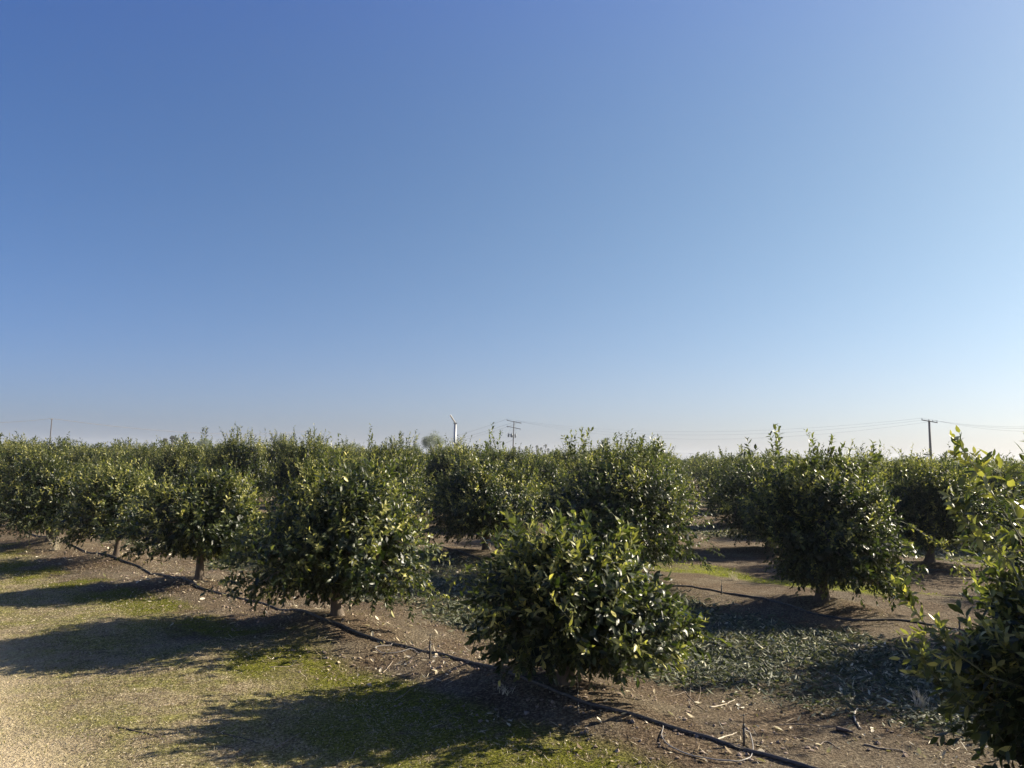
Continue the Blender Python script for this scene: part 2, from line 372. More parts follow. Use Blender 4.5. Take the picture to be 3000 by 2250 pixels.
def make_tree(seed, h, rx, ry, zb, nsh, nl, leafL, hi, yng=.28, sprouts=(), boughs=(), off=(0, 0), trunk_r=.065, lump=.48, shoot=.26, wood=True, top=1.0, tw=True, core=0):
    """returns (trunk_mesh, crown_mesh). Crown reaches from zb to h, centred on off."""
    rng = np.random.default_rng(seed)
    cz = zb + (h - zb) * .41; up = h - cz; dn = cz - zb
    K = 34; C = norm(rng.normal(size=(K, 3))); amp = rng.uniform(-1, 1.15, K); kap = rng.uniform(6, 22, K)
    def Rf(v):
        ex = np.where(v[:, 2] < 0, 2.9, 1.8)
        e = 1 + lump * (np.exp(kap[None] * (v @ C.T - 1)) @ amp)
        e = np.clip(e, .45, 1.45)
        sz = np.where(v[:, 2] > 0, up, dn)
        q = 1 / ((np.abs(v[:, 0]) / rx) ** ex + (np.abs(v[:, 1]) / ry) ** ex + (np.abs(v[:, 2]) / sz) ** ex) ** (1 / ex)
        zlim = np.where(v[:, 2] < 0, np.minimum(e, 1.02), np.minimum(e, 1.32))
        e = e * (1 - v[:, 2] ** 2) + zlim * v[:, 2] ** 2
        return q * e
    ctr = np.array([off[0], off[1], cz])
    crown = MB()
    ncl = max(12, nsh // 11)
    Vc = norm(rng.normal(size=(ncl, 3))); cidx = rng.integers(0, ncl, nsh); loose = rng.random(nsh) < .22
    V = norm(Vc[cidx] + rng.normal(size=(nsh, 3)) * np.where(loose, .5, .125)[:, None])
    coff = rng.normal(0, .11, ncl)[cidx] * ~loose; cyoung = (rng.random(ncl) < yng * 1.0)[cidx] & ~loose
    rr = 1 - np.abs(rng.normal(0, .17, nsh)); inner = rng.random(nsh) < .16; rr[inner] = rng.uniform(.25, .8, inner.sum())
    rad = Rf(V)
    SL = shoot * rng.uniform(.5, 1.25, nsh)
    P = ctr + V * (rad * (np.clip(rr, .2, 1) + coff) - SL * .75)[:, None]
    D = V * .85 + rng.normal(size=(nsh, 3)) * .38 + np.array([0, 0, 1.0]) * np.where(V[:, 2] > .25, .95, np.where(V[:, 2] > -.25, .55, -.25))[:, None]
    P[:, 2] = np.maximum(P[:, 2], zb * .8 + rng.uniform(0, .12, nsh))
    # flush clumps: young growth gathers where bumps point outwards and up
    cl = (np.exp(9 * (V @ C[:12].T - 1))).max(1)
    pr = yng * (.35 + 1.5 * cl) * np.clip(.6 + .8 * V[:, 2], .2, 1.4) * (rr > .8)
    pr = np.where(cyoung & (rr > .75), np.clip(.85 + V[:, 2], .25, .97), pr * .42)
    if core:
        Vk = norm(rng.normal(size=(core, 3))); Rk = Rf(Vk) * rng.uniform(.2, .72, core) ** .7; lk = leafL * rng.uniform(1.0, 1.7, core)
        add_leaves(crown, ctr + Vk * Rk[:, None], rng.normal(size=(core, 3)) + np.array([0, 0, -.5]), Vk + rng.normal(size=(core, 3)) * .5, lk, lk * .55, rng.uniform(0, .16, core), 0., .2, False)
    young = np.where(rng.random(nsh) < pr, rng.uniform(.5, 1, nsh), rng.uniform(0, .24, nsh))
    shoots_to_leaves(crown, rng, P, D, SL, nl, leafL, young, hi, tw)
    nlead = 42 if hi else 24
    Vl = norm(rng.normal(size=(nlead, 3)) + np.array([0, 0, .9])); Pl = ctr + Vl * (Rf(Vl) * .88)[:, None]
    Dl = Vl * .55 + rng.normal(size=(nlead, 3)) * .25 + np.array([0, 0, .75])
    shoots_to_leaves(crown, rng, Pl, Dl, shoot * rng.uniform(.9, 1.7, nlead), nl + 3, leafL, rng.uniform(.1, .8, nlead), hi, tw)
    nd = 34 if hi else 18; ad = rng.uniform(0, 6.283, nd)
    Vd = norm(np.stack([np.cos(ad), np.sin(ad), rng.uniform(-.75, .15, nd)], 1)); Pd = ctr + Vd * (Rf(Vd) * .9)[:, None]; Pd[:, 2] = np.maximum(Pd[:, 2], zb + .1)
    shoots_to_leaves(crown, rng, Pd, Vd * .8 + np.array([0, 0, -.45]) + rng.normal(size=(nd, 3)) * .25, shoot * rng.uniform(.8, 1.5, nd), nl + 2, leafL, rng.uniform(0, .5, nd), hi, tw)
    # water sprouts rising above the crown: (x, y, z0, length, lean_x, n_leaf)
    for (sx, sy, z0, ln, lx, k) in sprouts:
        q = rng.integers(2, 4) + 1
        for j in range(q):
            d = np.array([[lx + rng.normal(0, .12), rng.normal(0, .12), 1.0]])
            shoots_to_leaves(crown, rng, np.array([[sx + rng.normal(0, .05), sy + rng.normal(0, .05), min(z0, h - .05)]]), d, np.array([ln * rng.uniform(.65, 1) if j else ln]), k + 4, leafL * 1.35, np.array([rng.uniform(.25, .6)]), hi)
    tr = MB()
    # boughs: (polyline, n_shoots)
    for pts, k in boughs:
        pts = np.asarray(pts, float); crown.tube(resample(pts, 12), np.linspace(.0055, .002, 12), 5, 0, 1)
        s_ = rng.uniform(.0, 1, k) * (len(pts) - 1); i0 = np.minimum(s_.astype(int), len(pts) - 2)
        p = pts[i0] + (pts[i0 + 1] - pts[i0]) * (s_ - i0)[:, None]
        d = norm(pts[i0 + 1] - pts[i0]) * .8 + rng.normal(size=(k, 3)) * .55
        shoots_to_leaves(crown, rng, p, d, shoot * rng.uniform(.3, .75, k), max(5, nl - 3), leafL * .92, rng.uniform(.3, 1.0, k), hi)
    for pts, k in boughs:
        e_ = np.asarray(pts[0], float); s_0 = np.array([off[0], off[1], cz * .8]); crown.tube([s_0, s_0 * .5 + e_ * .5 + [0, 0, .03], e_], [.008, .006, .0055], 5, 0, 1)
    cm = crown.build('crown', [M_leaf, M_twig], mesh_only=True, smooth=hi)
    # trunk and limbs
    th = max(.3, zb + .16); b0 = rng.normal(0, .02, 2)
    z = np.array([-.12, 0, .05, .1, .16, .24, th * .75 + .05, th + .04]); z = np.sort(z)
    r = trunk_r * np.array([1.75, 1.5, 1.22, 1.12, 1.0, .93, .9, .95])
    px = b0[0] * z * 4 + off[0] * .12 * z; py = b0[1] * z * 4
    tr.tube(np.stack([px, py, z], 1), r, 14 if hi else 8)
    top_p = np.array([px[-1], py[-1], th])
    nb = 5 if hi else 4
    for k in range(nb):
        a_ = k * 6.283 / nb + rng.uniform(-.4, .4); v = norm(np.array([[math.cos(a_), math.sin(a_), rng.uniform(.7, 1.5)]]))[0]
        e = ctr + v * Rf(v[None])[0] * .75
        tt = np.linspace(0, 1, 8)[:, None]
        mid = top_p * (1 - tt) + e * tt + np.array([0, 0, 1]) * (np.sin(tt * 3.14) * -.06) + rng.normal(0, .014, (8, 3)) * tt
        mid[0] = top_p - np.array([0, 0, .04]); tr.tube(mid, np.linspace(trunk_r * .62, .012, 8), 8 if hi else 5)
        if wood:
            for q in range(6 if hi else 2):
                s0 = mid[rng.integers(2, 7)]; v2 = norm((v + rng.normal(0, .7, 3))[None])[0]; v2[2] = abs(v2[2]) * .6 if q % 3 else -.25
                v2 = norm(v2[None])[0]
                e2 = ctr + v2 * Rf(v2[None])[0] * .8
                m2 = s0 * (1 - tt) + e2 * tt + rng.normal(0, .012, (8, 3)) * tt
                tr.tube(m2, np.linspace(.016, .005, 8), 5)
    tm = tr.build('trunk', M_bark, mesh_only=True, smooth=True)
    return tm, cm

def place_tree(meshes, xy, rz=0, sc=1.0, label='', group=None, sink=0.0):
    x, y = xy
    o = empty('citrus_tree', (float(x), float(y), gz(x, y) - sink), rz); o.scale = (sc, sc, sc) if np.isscalar(sc) else sc
    for nm, me in zip(('trunk', 'crown'), meshes):
        c = bpy.data.objects.new(nm, me); COL.objects.link(c); c.parent = o
    tag(o, label, 'citrus tree', group or 'citrus trees of the orchard')
    return o

P_ = lambda i, j: T1 + U * SP * i + NV * ROW * j
GROUP = 'citrus trees of the orchard'
used = {}
def unique_tree(key, pos, label, **kw):
    o = place_tree(make_tree(**kw), pos, 0, 1.0, label); used[key] = pos; return o
T0 = P_(-1, 0)
unique_tree((-1, 0), T0, 'pale leaved citrus tree cut off by the right edge, nearest to the camera',
    seed=11, h=1.72, rx=.44, ry=.6, zb=.12, nsh=1500, nl=11, core=3000, leafL=.098, hi=True, yng=.75, shoot=.26, trunk_r=.07, off=(.14, 0), lump=.40,
    sprouts=[(-.15, -.1, 1.75, .5, 0, 12)],
    boughs=[([(-.1, 0, 1.5), (-.30, -.05, 1.80), (-.46, -.1, 2.0), (-.60, -.12, 2.2)], 13), ([(-.3, -.1, 1.5), (-.50, -.1, 1.68), (-.62, -.1, 1.84)], 12),
            ([(-.45, -.1, .85), (-.68, -.15, 1.0), (-.82, -.15, 1.12), (-.93, -.15, 1.28)], 18), ([(-.4, .1, .6), (-.65, .1, .78), (-.75, .1, .95)], 16)])
unique_tree((0, 0), T1, 'small low citrus tree in the centre foreground, glossy leaves almost touching the soil',
    seed=5, h=1.19, rx=1.12, ry=.95, zb=.25, nsh=1650, nl=10, core=3000, leafL=.096, hi=True, yng=.40, shoot=.24, trunk_r=.07, lump=.36,
    sprouts=[(-.42, .0, 1.15, .38, -.3, 11), (.1, .1, 1.25, .3, .05, 10), (-.1, -.2, 1.2, .32, 0, 10), (.5, 0, 1.15, .3, .25, 9)],
    boughs=[([(-.1, -.8, .62), (-.05, -1.0, .72), (0, -1.06, .88)], 5), ([(.3, -.75, .55), (.42, -.98, .55), (.5, -1.08, .62)], 5), ([(.55, -.6, .5), (.75, -.8, .45), (.85, -.85, .5)], 5), ([(-.6, -.6, .75), (-.75, -.8, .75)], 5), ([(.6, -.1, .75), (.9, -.15, .7), (1.1, -.2, .55), (1.28, -.2, .47)], 8), ([(-.7, 0, .9), (-.95, 0, .95), (-1.12, 0, .85)], 7),
            ([(.5, -.2, .5), (.8, -.3, .38), (1.0, -.3, .25)], 6)])
unique_tree((1, 0), np.array(G(985, 1850)), 'broad citrus tree on a bare brown trunk, left of the small low foreground tree',
    seed=23, h=1.64, rx=1.04, ry=1.05, zb=.36, nsh=2200, nl=10, core=4500, leafL=.086, hi=True, yng=.40, shoot=.26, trunk_r=.062,
    sprouts=[(.55, 0, 1.75, .35, .2, 10), (-.35, .1, 1.8, .3, -.1, 9)],
    boughs=[([(-.8, -.3, 1.3), (-1.05, -.5, 1.1), (-1.12, -.55, .8), (-1.15, -.6, .5), (-1.1, -.6, .3)], 14), ([(.8, -.2, .6), (1.1, -.3, .45), (1.35, -.3, .28)], 9)])
unique_tree((2, 0), np.array(G(582, 1730)), 'citrus tree with a curved bare trunk and dark foliage hanging low on its left side',
    seed=31, h=1.50, rx=.92, ry=.92, zb=.40, nsh=1800, nl=10, core=3500, leafL=.084, hi=True, yng=.5, shoot=.25, trunk_r=.062,
    sprouts=[(-.1, 0, 1.7, .3, 0, 9)], boughs=[([(-.7, -.2, .6), (-.95, -.3, .45), (-1.1, -.3, .28)], 9)])
unique_tree((3, 0), np.array(G(338, 1655)), 'loose yellowish citrus tree with a slim pale trunk, fourth in the front row',
    seed=37, h=1.62, rx=.88, ry=1.05, zb=.46, nsh=1500, nl=9, core=3500, leafL=.084, hi=True, yng=.62, shoot=.27, trunk_r=.05)
unique_tree((0, 1), R2a, 'tall citrus tree right of centre, shoots spiking above it and a bough drooping right',
    seed=43, h=1.97, rx=.84, off=(.04, 0), ry=1.0, zb=.30, nsh=2700, nl=10, core=9000, leafL=.084, hi=True, yng=.40, shoot=.27, trunk_r=.085,
    sprouts=[(-.6, 0, 2.1, .62, -.05, 15), (-.15, 0, 2.2, .5, .1, 13), (.15, .1, 2.15, .45, .2, 12), (.75, 0, 1.9, .45, .2, 11), (-1.0, .1, 1.8, .5, -.1, 11)],
    boughs=[([(.7, -.2, 1.3), (1.2, -.3, 1.15), (1.55, -.3, .9), (1.75, -.35, .65), (1.9, -.4, .5)], 26), ([(-.8, -.1, 1.5), (-1.2, -.2, 1.45), (-1.5, -.2, 1.35)], 13),
            ([(.6, -.3, .7), (.75, -.4, .4), (.72, -.4, .15)], 11), ([(-.1, -.4, .5), (-.15, -.45, .3), (-.15, -.45, .12)], 9)])
R2b = np.array(G(1425, 1633)); R2m = (R2a + R2b) / 2
unique_tree((1, 1), R2m, 'dense citrus tree directly behind the small round one, dark skirt of leaves and spiky top',
    seed=47, h=2.1, rx=1.5, ry=1.3, zb=.30, nsh=2700, nl=9, core=9000, leafL=.084, hi=True, yng=.40, shoot=.27, trunk_r=.08,
    sprouts=[(-.75, 0, 2.05, .62, .1, 13), (-.95, 0, 2.0, .5, -.05, 11), (.3, 0, 2.2, .42, .2, 11), (-.2, 0, 2.2, .4, 0, 10), (.6, 0, 2.1, .35, .3, 9)])
unique_tree((2, 1), R2b, 'citrus tree topped by a long leafy sprout, between the broad and the small foreground trees',
    seed=53, h=1.92, off=(.0, 0), rx=1.42, ry=1.3, zb=.36, nsh=2400, nl=9, core=8000, leafL=.082, hi=True, yng=.40, shoot=.27, trunk_r=.085,
    sprouts=[(.05, 0, 2.0, .95, .05, 19), (.25, 0, 2.0, .45, .2, 10)])
unique_tree((-1, 1), P_(-1, 1), 'dark citrus tree at the right edge, rising behind the nearest pale leaved tree',
    seed=61, h=2.28, rx=1.55, ry=1.4, zb=.3, nsh=2300, nl=9, core=7000, leafL=.088, hi=True, yng=.3, shoot=.28, trunk_r=.085,
    sprouts=[(-1.2, 0, 2.0, .45, -.2, 11), (-.9, 0, 2.2, .4, -.1, 11)])
unique_tree((1, 2), P_(1, 2), 'dark broad citrus tree directly behind the left side of the tall spiky tree',
    seed=67, h=2.0, rx=1.5, ry=1.4, zb=.28, nsh=2100, nl=8, core=8000, leafL=.085, hi=False, yng=.3, shoot=.28, trunk_r=.085)
unique_tree((0, 2), R3a, 'citrus tree whose dark trunk shows behind the drooping bough of the tall spiky tree',
    seed=59, h=2.0, rx=1.85, ry=1.4, zb=.42, nsh=2400, nl=9, core=8000, leafL=.082, hi=False, yng=.42, shoot=.28, trunk_r=.085)

mid = [make_tree(seed=100 + k, h=[2.05, 1.97, 2.12, 2.01, 1.92, 2.07][k], rx=[1.38, 1.25, 1.45, 1.2, 1.42, 1.3][k], ry=[1.3, 1.35, 1.25, 1.3, 1.4, 1.2][k], zb=[.36, .44, .3, .4, .34, .46][k], off=[(.1, 0), (-.12, .1), (0, -.1), (.14, .1), (-.1, 0), (0, 0)][k],
                 nsh=2000, nl=8, core=7000, leafL=.085, hi=False, yng=[.45, .6, .35, .5, .42, .65][k], shoot=.28, trunk_r=.08, lump=.40,
                 sprouts=[[(-.3, 0, 2.1, .5, 0, 12)], [(.5, .2, 1.9, .5, .1, 11)], [(0, .2, 2.2, .4, .1, 10), (.7, 0, 2, .45, .2, 10)], [], [(-.6, 0, 1.9, .5, -.1, 11)], [(.2, 0, 2.1, .6, 0, 13)]][k]) for k in range(6)]
low = [make_tree(seed=200 + k, h=2.06 + .08 * k, rx=1.5, ry=1.45, zb=.35, nsh=380, nl=6, core=900, leafL=.16, hi=False, yng=.35 + .08 * k, shoot=.32, trunk_r=.08, lump=.40, wood=False, tw=False,
                 sprouts=[(.3 - .3 * k, 0, 2.0, .5, .1, 7)]) for k in range(3)]
rng = np.random.default_rng(7)
ORD = ['', 'first', 'second', 'third', 'fourth', 'fifth', 'sixth', 'seventh', 'eighth', 'ninth', 'tenth', 'eleventh', 'twelfth', 'thirteenth', 'fourteenth', 'fifteenth', 'sixteenth', 'seventeenth', 'eighteenth', 'nineteenth', 'twentieth']
cand = []
for j in range(0, 60):
    for i_ in range(-70, 110):
        if (i_, j) in used: continue
        p = P_(i_, j)
        if p[1] < 1.5: continue
        px = 1500 + p[0] / p[1] * F; mg = 1.7 / p[1] * F
        d = math.hypot(*p)
        if -mg < px < 3000 + mg * (2.6 if d < 22 else 1): cand.append((d, i_, j, p, px))
cand.sort(key=lambda c: c[0])
NEAR = 285
SKY_X = [0, 100, 250, 330, 400, 560, 620, 680, 760, 850, 950, 1060, 1200, 1290, 1400, 1500, 1560, 1610, 1700, 1850, 1950, 2060, 2150, 2250, 2640, 3000]
SKY_Y = [1305, 1290, 1305, 1318, 1310, 1280, 1308, 1275, 1295, 1272, 1290, 1305, 1272, 1305, 1292, 1310, 1336, 1330, 1305, 1292, 1330, 1345, 1337, 1325, 1346, 1346]
near = cand[:NEAR]
order = {}
for j in range(0, 60):
    ks = sorted([c for c in near if c[2] == j] + [(0, i_, jj, q, 0) for (i_, jj), q in used.items() if jj == j], key=lambda c: c[1])
    for k, c in enumerate(ks): order[(c[1], c[2])] = k + 1
for d, i_, j, p, px in near:
    jit = rng.normal(0, .12, 2); pj = p + jit
    if px > 3000 and d < 14:
        lab = f'citrus tree mostly beyond the right edge at the end of the {ORD[j + 1]} row'
    elif j == 0: lab = f'{ORD[min(order[(i_, j)], 20)]} citrus tree of the front row counted from the right'
    elif j <= 4: lab = f'{ORD[min(order[(i_, j)], 20)]} citrus tree from the right in the {ORD[j + 1]} orchard row'
    elif j <= 9: lab = f'citrus tree of the {ORD[j + 1]} row back, only its upper crown showing over nearer trees'
    else: lab = 'distant citrus tree beyond the tenth row, a low green crown top on the skyline'
    pr = mid if d < 42 else low
    s0 = rng.uniform(.93, 1.07)
    if j == 0 and i_ <= 6: s0 *= .80
    s0 = (s0 * rng.uniform(.93, 1.06), s0 * rng.uniform(.93, 1.06), s0 * (1 + np.clip(rng.normal(.01, .065), -.1, .13)))
    pick = pr[int(rng.integers(len(pr)))]
    zs = np.empty(len(pick[1].vertices) * 3, np.float32); pick[1].vertices.foreach_get('co', zs); zt = np.percentile(zs[2::3], 99.6)
    pxc = 1500 + pj[0] / pj[1] * F
    # no crown stands taller than its row does in the photo
    cap = (H + (1312 + .0185 * pxc - np.interp(pxc, SKY_X, SKY_Y)) / F * pj[1] - gz(*pj)) 
    if d < 48: s0 = (s0[0], s0[1], float(np.clip(cap / zt * rng.uniform(.965, 1.065), .84, 1.24)))
    place_tree(pick, pj, rng.uniform(0, 6.28), s0, lab)
# the orchard beyond the individual trees, out to where it reads as one mass
far_c = MB(); r3 = np.random.default_rng(99)
base = []
for k in range(3):
    n = 150; V = norm(r3.normal(size=(n, 3))); V[:, 2] = np.abs(V[:, 2]) * 1.0 - .15
    Pq = V * np.array([1.5, 1.5, 1.05]) * r3.uniform(.72, 1.08, (n, 1)) + np.array([0, 0, 1.3]); base.append((Pq, V))
for d, i_, j, p, px in cand[NEAR:]:
    if d > 330: break
    Pq, V = base[int(r3.integers(3))]; n = len(Pq); a_ = r3.uniform(0, 6.28); c_, s_ = math.cos(a_), math.sin(a_); Rm = np.array([[c_, -s_, 0], [s_, c_, 0], [0, 0, 1]])
    Q = Pq @ Rm.T * r3.uniform(.88, 1.08) + np.array([p[0] + r3.normal(0, .2), p[1] + r3.normal(0, .2), 0]); Vq = V @ Rm.T
    D = norm(Vq + r3.normal(size=(n, 3)) * .5 + np.array([0, 0, .5]))
    L = r3.uniform(.25, .5, n)
    add_leaves(far_c, Q, D, Vq + r3.normal(size=(n, 3)) * .4, L, L * .5, np.clip(r3.normal(.4, .22, n), 0, 1), r3.normal(0, .1, n), r3.uniform(0, .4, n), False)
fo = far_c.build('distant_orchard', M_far)
tag(fo, 'far mass of citrus crowns merging below the skyline behind the countable orchard trees', 'orchard', None, 'stuff')

# ------------------------------------------------------------------ irrigation hoses and micro sprinklers
def gpt(px, py, lift=.0):
    x, y = G(px, py, .06); x2, y2 = G(px, py, gz(x, y)); return np.array([x2, y2, gz(x2, y2) + lift])
def ground_line(pix, rad, n=120, sag=.002):
    q = resample([gpt(*p) for p in pix], n)
    q[:, 2] = np.array([gz(a, b) for a, b in q[:, :2]]) + rad * (.35 + .5 * vnoise(q[:, 0], q[:, 1], .5, 5)) + sag
    return q
def hose(pix, label, rad=.0125, extra=()):
    mb = MB(); q = ground_line(pix, rad, 220)
    if extra: q = np.vstack([q, *[np.array([[x, y, gz(x, y) + rad]]) for x, y in extra]])
    mb.tube(q, rad, 8)
    o = mb.build('irrigation_hose', M_hose, smooth=True); tag(o, label, 'hose', 'drip irrigation hoses'); return o
hose([(2470, 2282), (2364, 2250), (2240, 2213), (2160, 2193), (2050, 2157), (1950, 2123), (1830, 2085), (1716, 2052), (1600, 2010), (1450, 1970), (1329, 1932), (1215, 1900), (1092, 1859), (1040, 1838), (960, 1820), (906, 1807), (800, 1775), (700, 1749), (600, 1722), (526, 1700), (420, 1664), (337, 1637), (240, 1611), (120, 1575), (40, 1548), (-60, 1520)],
     'thick black irrigation hose along the front row of trees, running to the bottom right corner', .016)
hose([(3080, 1905), (2900, 1866), (2760, 1838), (2649, 1815), (2500, 1793), (2381, 1772), (2240, 1752), (2100, 1733), (2032, 1719), (1900, 1702), (1700, 1672), (1560, 1652), (1450, 1634), (1360, 1618), (1277, 1602), (1180, 1584)],
     'thin black irrigation hose along the second row, passing the tall spiky tree', .014)
hose([(3060, 1722), (2960, 1706), (2881, 1695), (2771, 1680), (2700, 1674), (2609, 1667), (2500, 1654), (2380, 1640)],
     'black irrigation hose at the foot of the third row, far right', .014)

def sprinkler(px, py, h, label, tube_pix=None, tube_top=.1, lean=(0, 0), mast=0.0):
    b = gpt(px, py); e = empty('micro_sprinkler', tuple(float(v) for v in b))
    mb = MB(); top = np.array([lean[0] * h, lean[1] * h, h])
    mb.tube([(0, 0, -.05), tuple(top * .5), tuple(top)], [.009, .010, .011], 8); mb.build('stake', M_hose, e, True)
    hb = MB(); c = top
    hb.tube([c + (0, 0, -.004), c + (0, 0, .02)], [.013, .009], 8); hb.tube([c + (0, 0, .02), c + (0, 0, .03 + mast)], [.004, .003], 6); hb.tube([c + (0, 0, .03 + mast), c + (0, 0, .04 + mast)], [.012, .006], 8)
    hb.build('spray_head', M_hose, e, True)
    if tube_pix:
        tb = MB(); q = resample([gpt(*p) for p in tube_pix] + [b + np.array([0.0, 0, tube_top]) + top * .0], 60)
        n = len(q); lift = np.clip((np.arange(n) - n * .72) / (n * .28), 0, 1)
        z0 = np.array([gz(a, c2) for a, c2 in q[:, :2]]) + .008
        q[:, 2] = z0 + lift ** 1.5 * tube_top + .012 * np.sin(np.linspace(0, 9, n)) ** 2
        q[-1, :2] = b[:2] + (.008, 0); q[0, 2] = z0[0] + .012
        tb.tube(q - b, .0042, 6); tb.build('feeder_tube', M_tube, e, True)
    tag(e, label, 'sprinkler', 'micro sprinklers beside the hoses'); return e
sprinkler(1259, 1930, .16, 'sprinkler stake with a pale looped tube, between the small round tree and the broad tree', [(1150, 1884), (1112, 1897), (1093, 1914), (1120, 1924), (1165, 1918), (1210, 1905)], .13, mast=.05)
sprinkler(2180, 2186, .14, 'closest sprinkler stake, wide tube loop around it on the bare soil at the bottom right', [(1943, 2132), (1936, 2161), (1952, 2191), (2018, 2219), (2104, 2238), (2160, 2243), (2198, 2226), (2208, 2196), (2198, 2170)], .12, mast=.05)
sprinkler(787, 1784, .13, 'small dark sprinkler stake under the left side of the broad tree')
sprinkler(2114, 1742, .13, 'thin sprinkler stake on the second row hose, left of the tall spiky tree', mast=.06)
sprinkler(2812, 1858, .15, 'sprinkler stake with bent tube beside the shoot of the right edge tree', [(2755, 1848), (2780, 1852), (2800, 1848)], .10, mast=.06)
sprinkler(120, 1580, .13, 'short sprinkler stake at the far left end of the front hose')
sprinkler(1277, 1612, .14, 'sprinkler stake in the gap behind the broad tree, beside the dark trunk')

# ------------------------------------------------------------------ things lying on the ground
def stick(pix, rad, label, mat=M_stick, name='fallen_twig', branches=(), lift=.0, cat='twig'):
    mb = MB()
    q = resample([gpt(*p) for p in pix], 14); r_ = np.random.default_rng(int(pix[0][0]))
    q[:, :2] += r_.normal(0, .003, (14, 2)); q[:, 2] = np.array([gz(a, b) for a, b in q[:, :2]]) + rad * .8 + lift * np.sin(np.linspace(0, 3.14, 14))
    mb.tube(q, np.linspace(rad, rad * .5, 14), 6)
    for bp, l2 in branches:
        b = resample([gpt(*p) for p in bp], 8); b[:, 2] = np.array([gz(a, c) for a, c in b[:, :2]]) + rad + np.linspace(0, l2, 8); mb.tube(b, np.linspace(rad * .6, rad * .25, 8), 5)
    c = q[0].copy(); mb.v = [v - c for v in mb.v]
    o = mb.build(name, mat, smooth=True); o.location = tuple(float(v) for v in c)
    tag(o, label, cat, 'twigs lying on the ground'); return o
stick([(794, 1958), (840, 1953), (887, 1948)], .005, 'straight pale twig on mossy soil in front of the broad tree')
stick([(1121, 1975), (1137, 1957), (1152, 1938)], .006, 'short pale twig lying just below the looped tube')
stick([(1157, 2055), (1180, 2038), (1203, 2022)], .005, 'pale twig in the shade left of the small round tree')
stick([(808, 2198), (845, 2172), (879, 2149)], .005, 'slanting pale twig in the shadow of the small round tree, near the bottom edge')
stick([(1031, 2219), (1040, 2203), (1054, 2192)], .004, 'tiny pale twig in the mossy shade at the bottom edge')
stick([(344, 2135), (420, 2147), (488, 2166)], .005, 'long thin brown twig on the dry grass, bottom left', M_stick_dark)
stick([(636, 2144), (700, 2160), (760, 2182)], .005, 'brown twig at the tip of the small round tree shadow', M_stick_dark)
stick([(464, 2072), (486, 2066), (508, 2061)], .004, 'short straw coloured twig on the sunlit grass verge')
stick([(2450, 2143), (2475, 2147), (2499, 2155)], .019, 'thick dark piece of wood on bare soil below the leaf litter', M_stick_dark, cat='branch')
stick([(2531, 2185), (2590, 2196), (2653, 2207)], .008, 'long brown stick on the soil near the right edge tree')
stick([(2515, 2079), (2499, 2092), (2506, 2115), (2523, 2138)], .009, 'curved bleached stick at the edge of the leaf litter', M_bone)
stick([(2279, 2124), (2360, 2123), (2438, 2130)], .004, 'long thin stem crossing the bare soil above the closest sprinkler')
stick([(2401, 2184), (2410, 2172), (2435, 2172), (2440, 2186), (2466, 2197)], .005, 'curly dry twig on the soil right of the closest sprinkler')
stick([(1998, 2010), (2030, 2050), (2070, 2085)], .004, 'branching dry twig on the soil right of the small round tree', branches=[([(2020, 2040), (2026, 2018), (2022, 2004)], .05), ([(2040, 2060), (2056, 2040), (2052, 2028)], .06), ([(2010, 2025), (1990, 2030), (1960, 2046)], .02)])
stick([(2080, 2070), (2115, 2064), (2153, 2052)], .006, 'forked pale twig on the soil below the leaf litter', M_bone)
stick([(2099, 2170), (2118, 2162), (2160, 2149)], .007, 'bent pale twig lying beside the front hose, left of the closest sprinkler', M_bone)
stick([(2335, 1860), (2300, 1872)], .005, 'short pale stalk in the sunlit patch of litter')
stick([(1690, 1745 + 245), (1694, 2030), (1696, 2075)], .0035, 'thin bare shoot hanging to the soil beside the small round tree trunk', M_bone, lift=.0)

def scatter(name, mat, n, rngseed, area, dens, L, W, tint, flat=.25, hi=False, label='', cat='', tilt=.3, up=None):
    r_ = np.random.default_rng(rngseed)
    # area in row coordinates a0,a1,b0,b1
    m_ = n * 6; a = r_.uniform(area[0], area[1], m_); b = r_.uniform(area[2], area[3], m_)
    x = T1[0] + U[0] * a + NV[0] * b; y = T1[1] + U[1] * a + NV[1] * b
    ok = (y > 3.3) & (np.abs(x / np.maximum(y, .1)) < .80) & (r_.random(m_) < dens(a, b, x, y))
    # thin out with distance: keep nearer ones
    ok &= r_.random(m_) < np.clip((9.0 / np.maximum(y, 1)) ** 1.3, 0, 1)
    a, b, x, y = [q[ok][:n] for q in (a, b, x, y)]; k = len(x)
    z = ground_h(x, y)
    th = r_.uniform(0, 6.28, k)
    D = np.stack([np.cos(th), np.sin(th), r_.normal(0, flat, k)], 1)
    if up is not None: D[:, 2] = up * r_.uniform(.5, 1.5, k)
    Nn = np.stack([r_.normal(0, tilt, k), r_.normal(0, tilt, k), np.ones(k)], 1)
    l = L * r_.uniform(.5, 1.5, k) * (1 + np.clip((y - 8) / 12, 0, 1.2) * .5)
    lift = r_.uniform(.001, .012, k) + np.maximum(-D[:, 2], 0) * l * .7
    mb = MB(); add_leaves(mb, np.stack([x, y, z + lift], 1), D, Nn, l, l * W * r_.uniform(.6, 1.4, k), np.clip(r_.normal(tint[0], tint[1], k), 0, 1), r_.normal(0, .25, k), r_.uniform(0, .6, k), hi)
    o = mb.build(name, mat); tag(o, label, cat, None, 'stuff'); return o
def mk(idx, gain=1.0, base_=0.0):
    return lambda a, b, x, y: np.clip(masks(a, b, x, y)[idx] * gain + base_, 0, 1)
scatter('leaf_litter', M_shred, 52000, 1, (-6, 16, .8, 5.8), mk(4, 1.0), .072, .24, (.38, .25), .25, label='grey green carpet of shredded prunings between the first and second rows', cat='leaf litter')
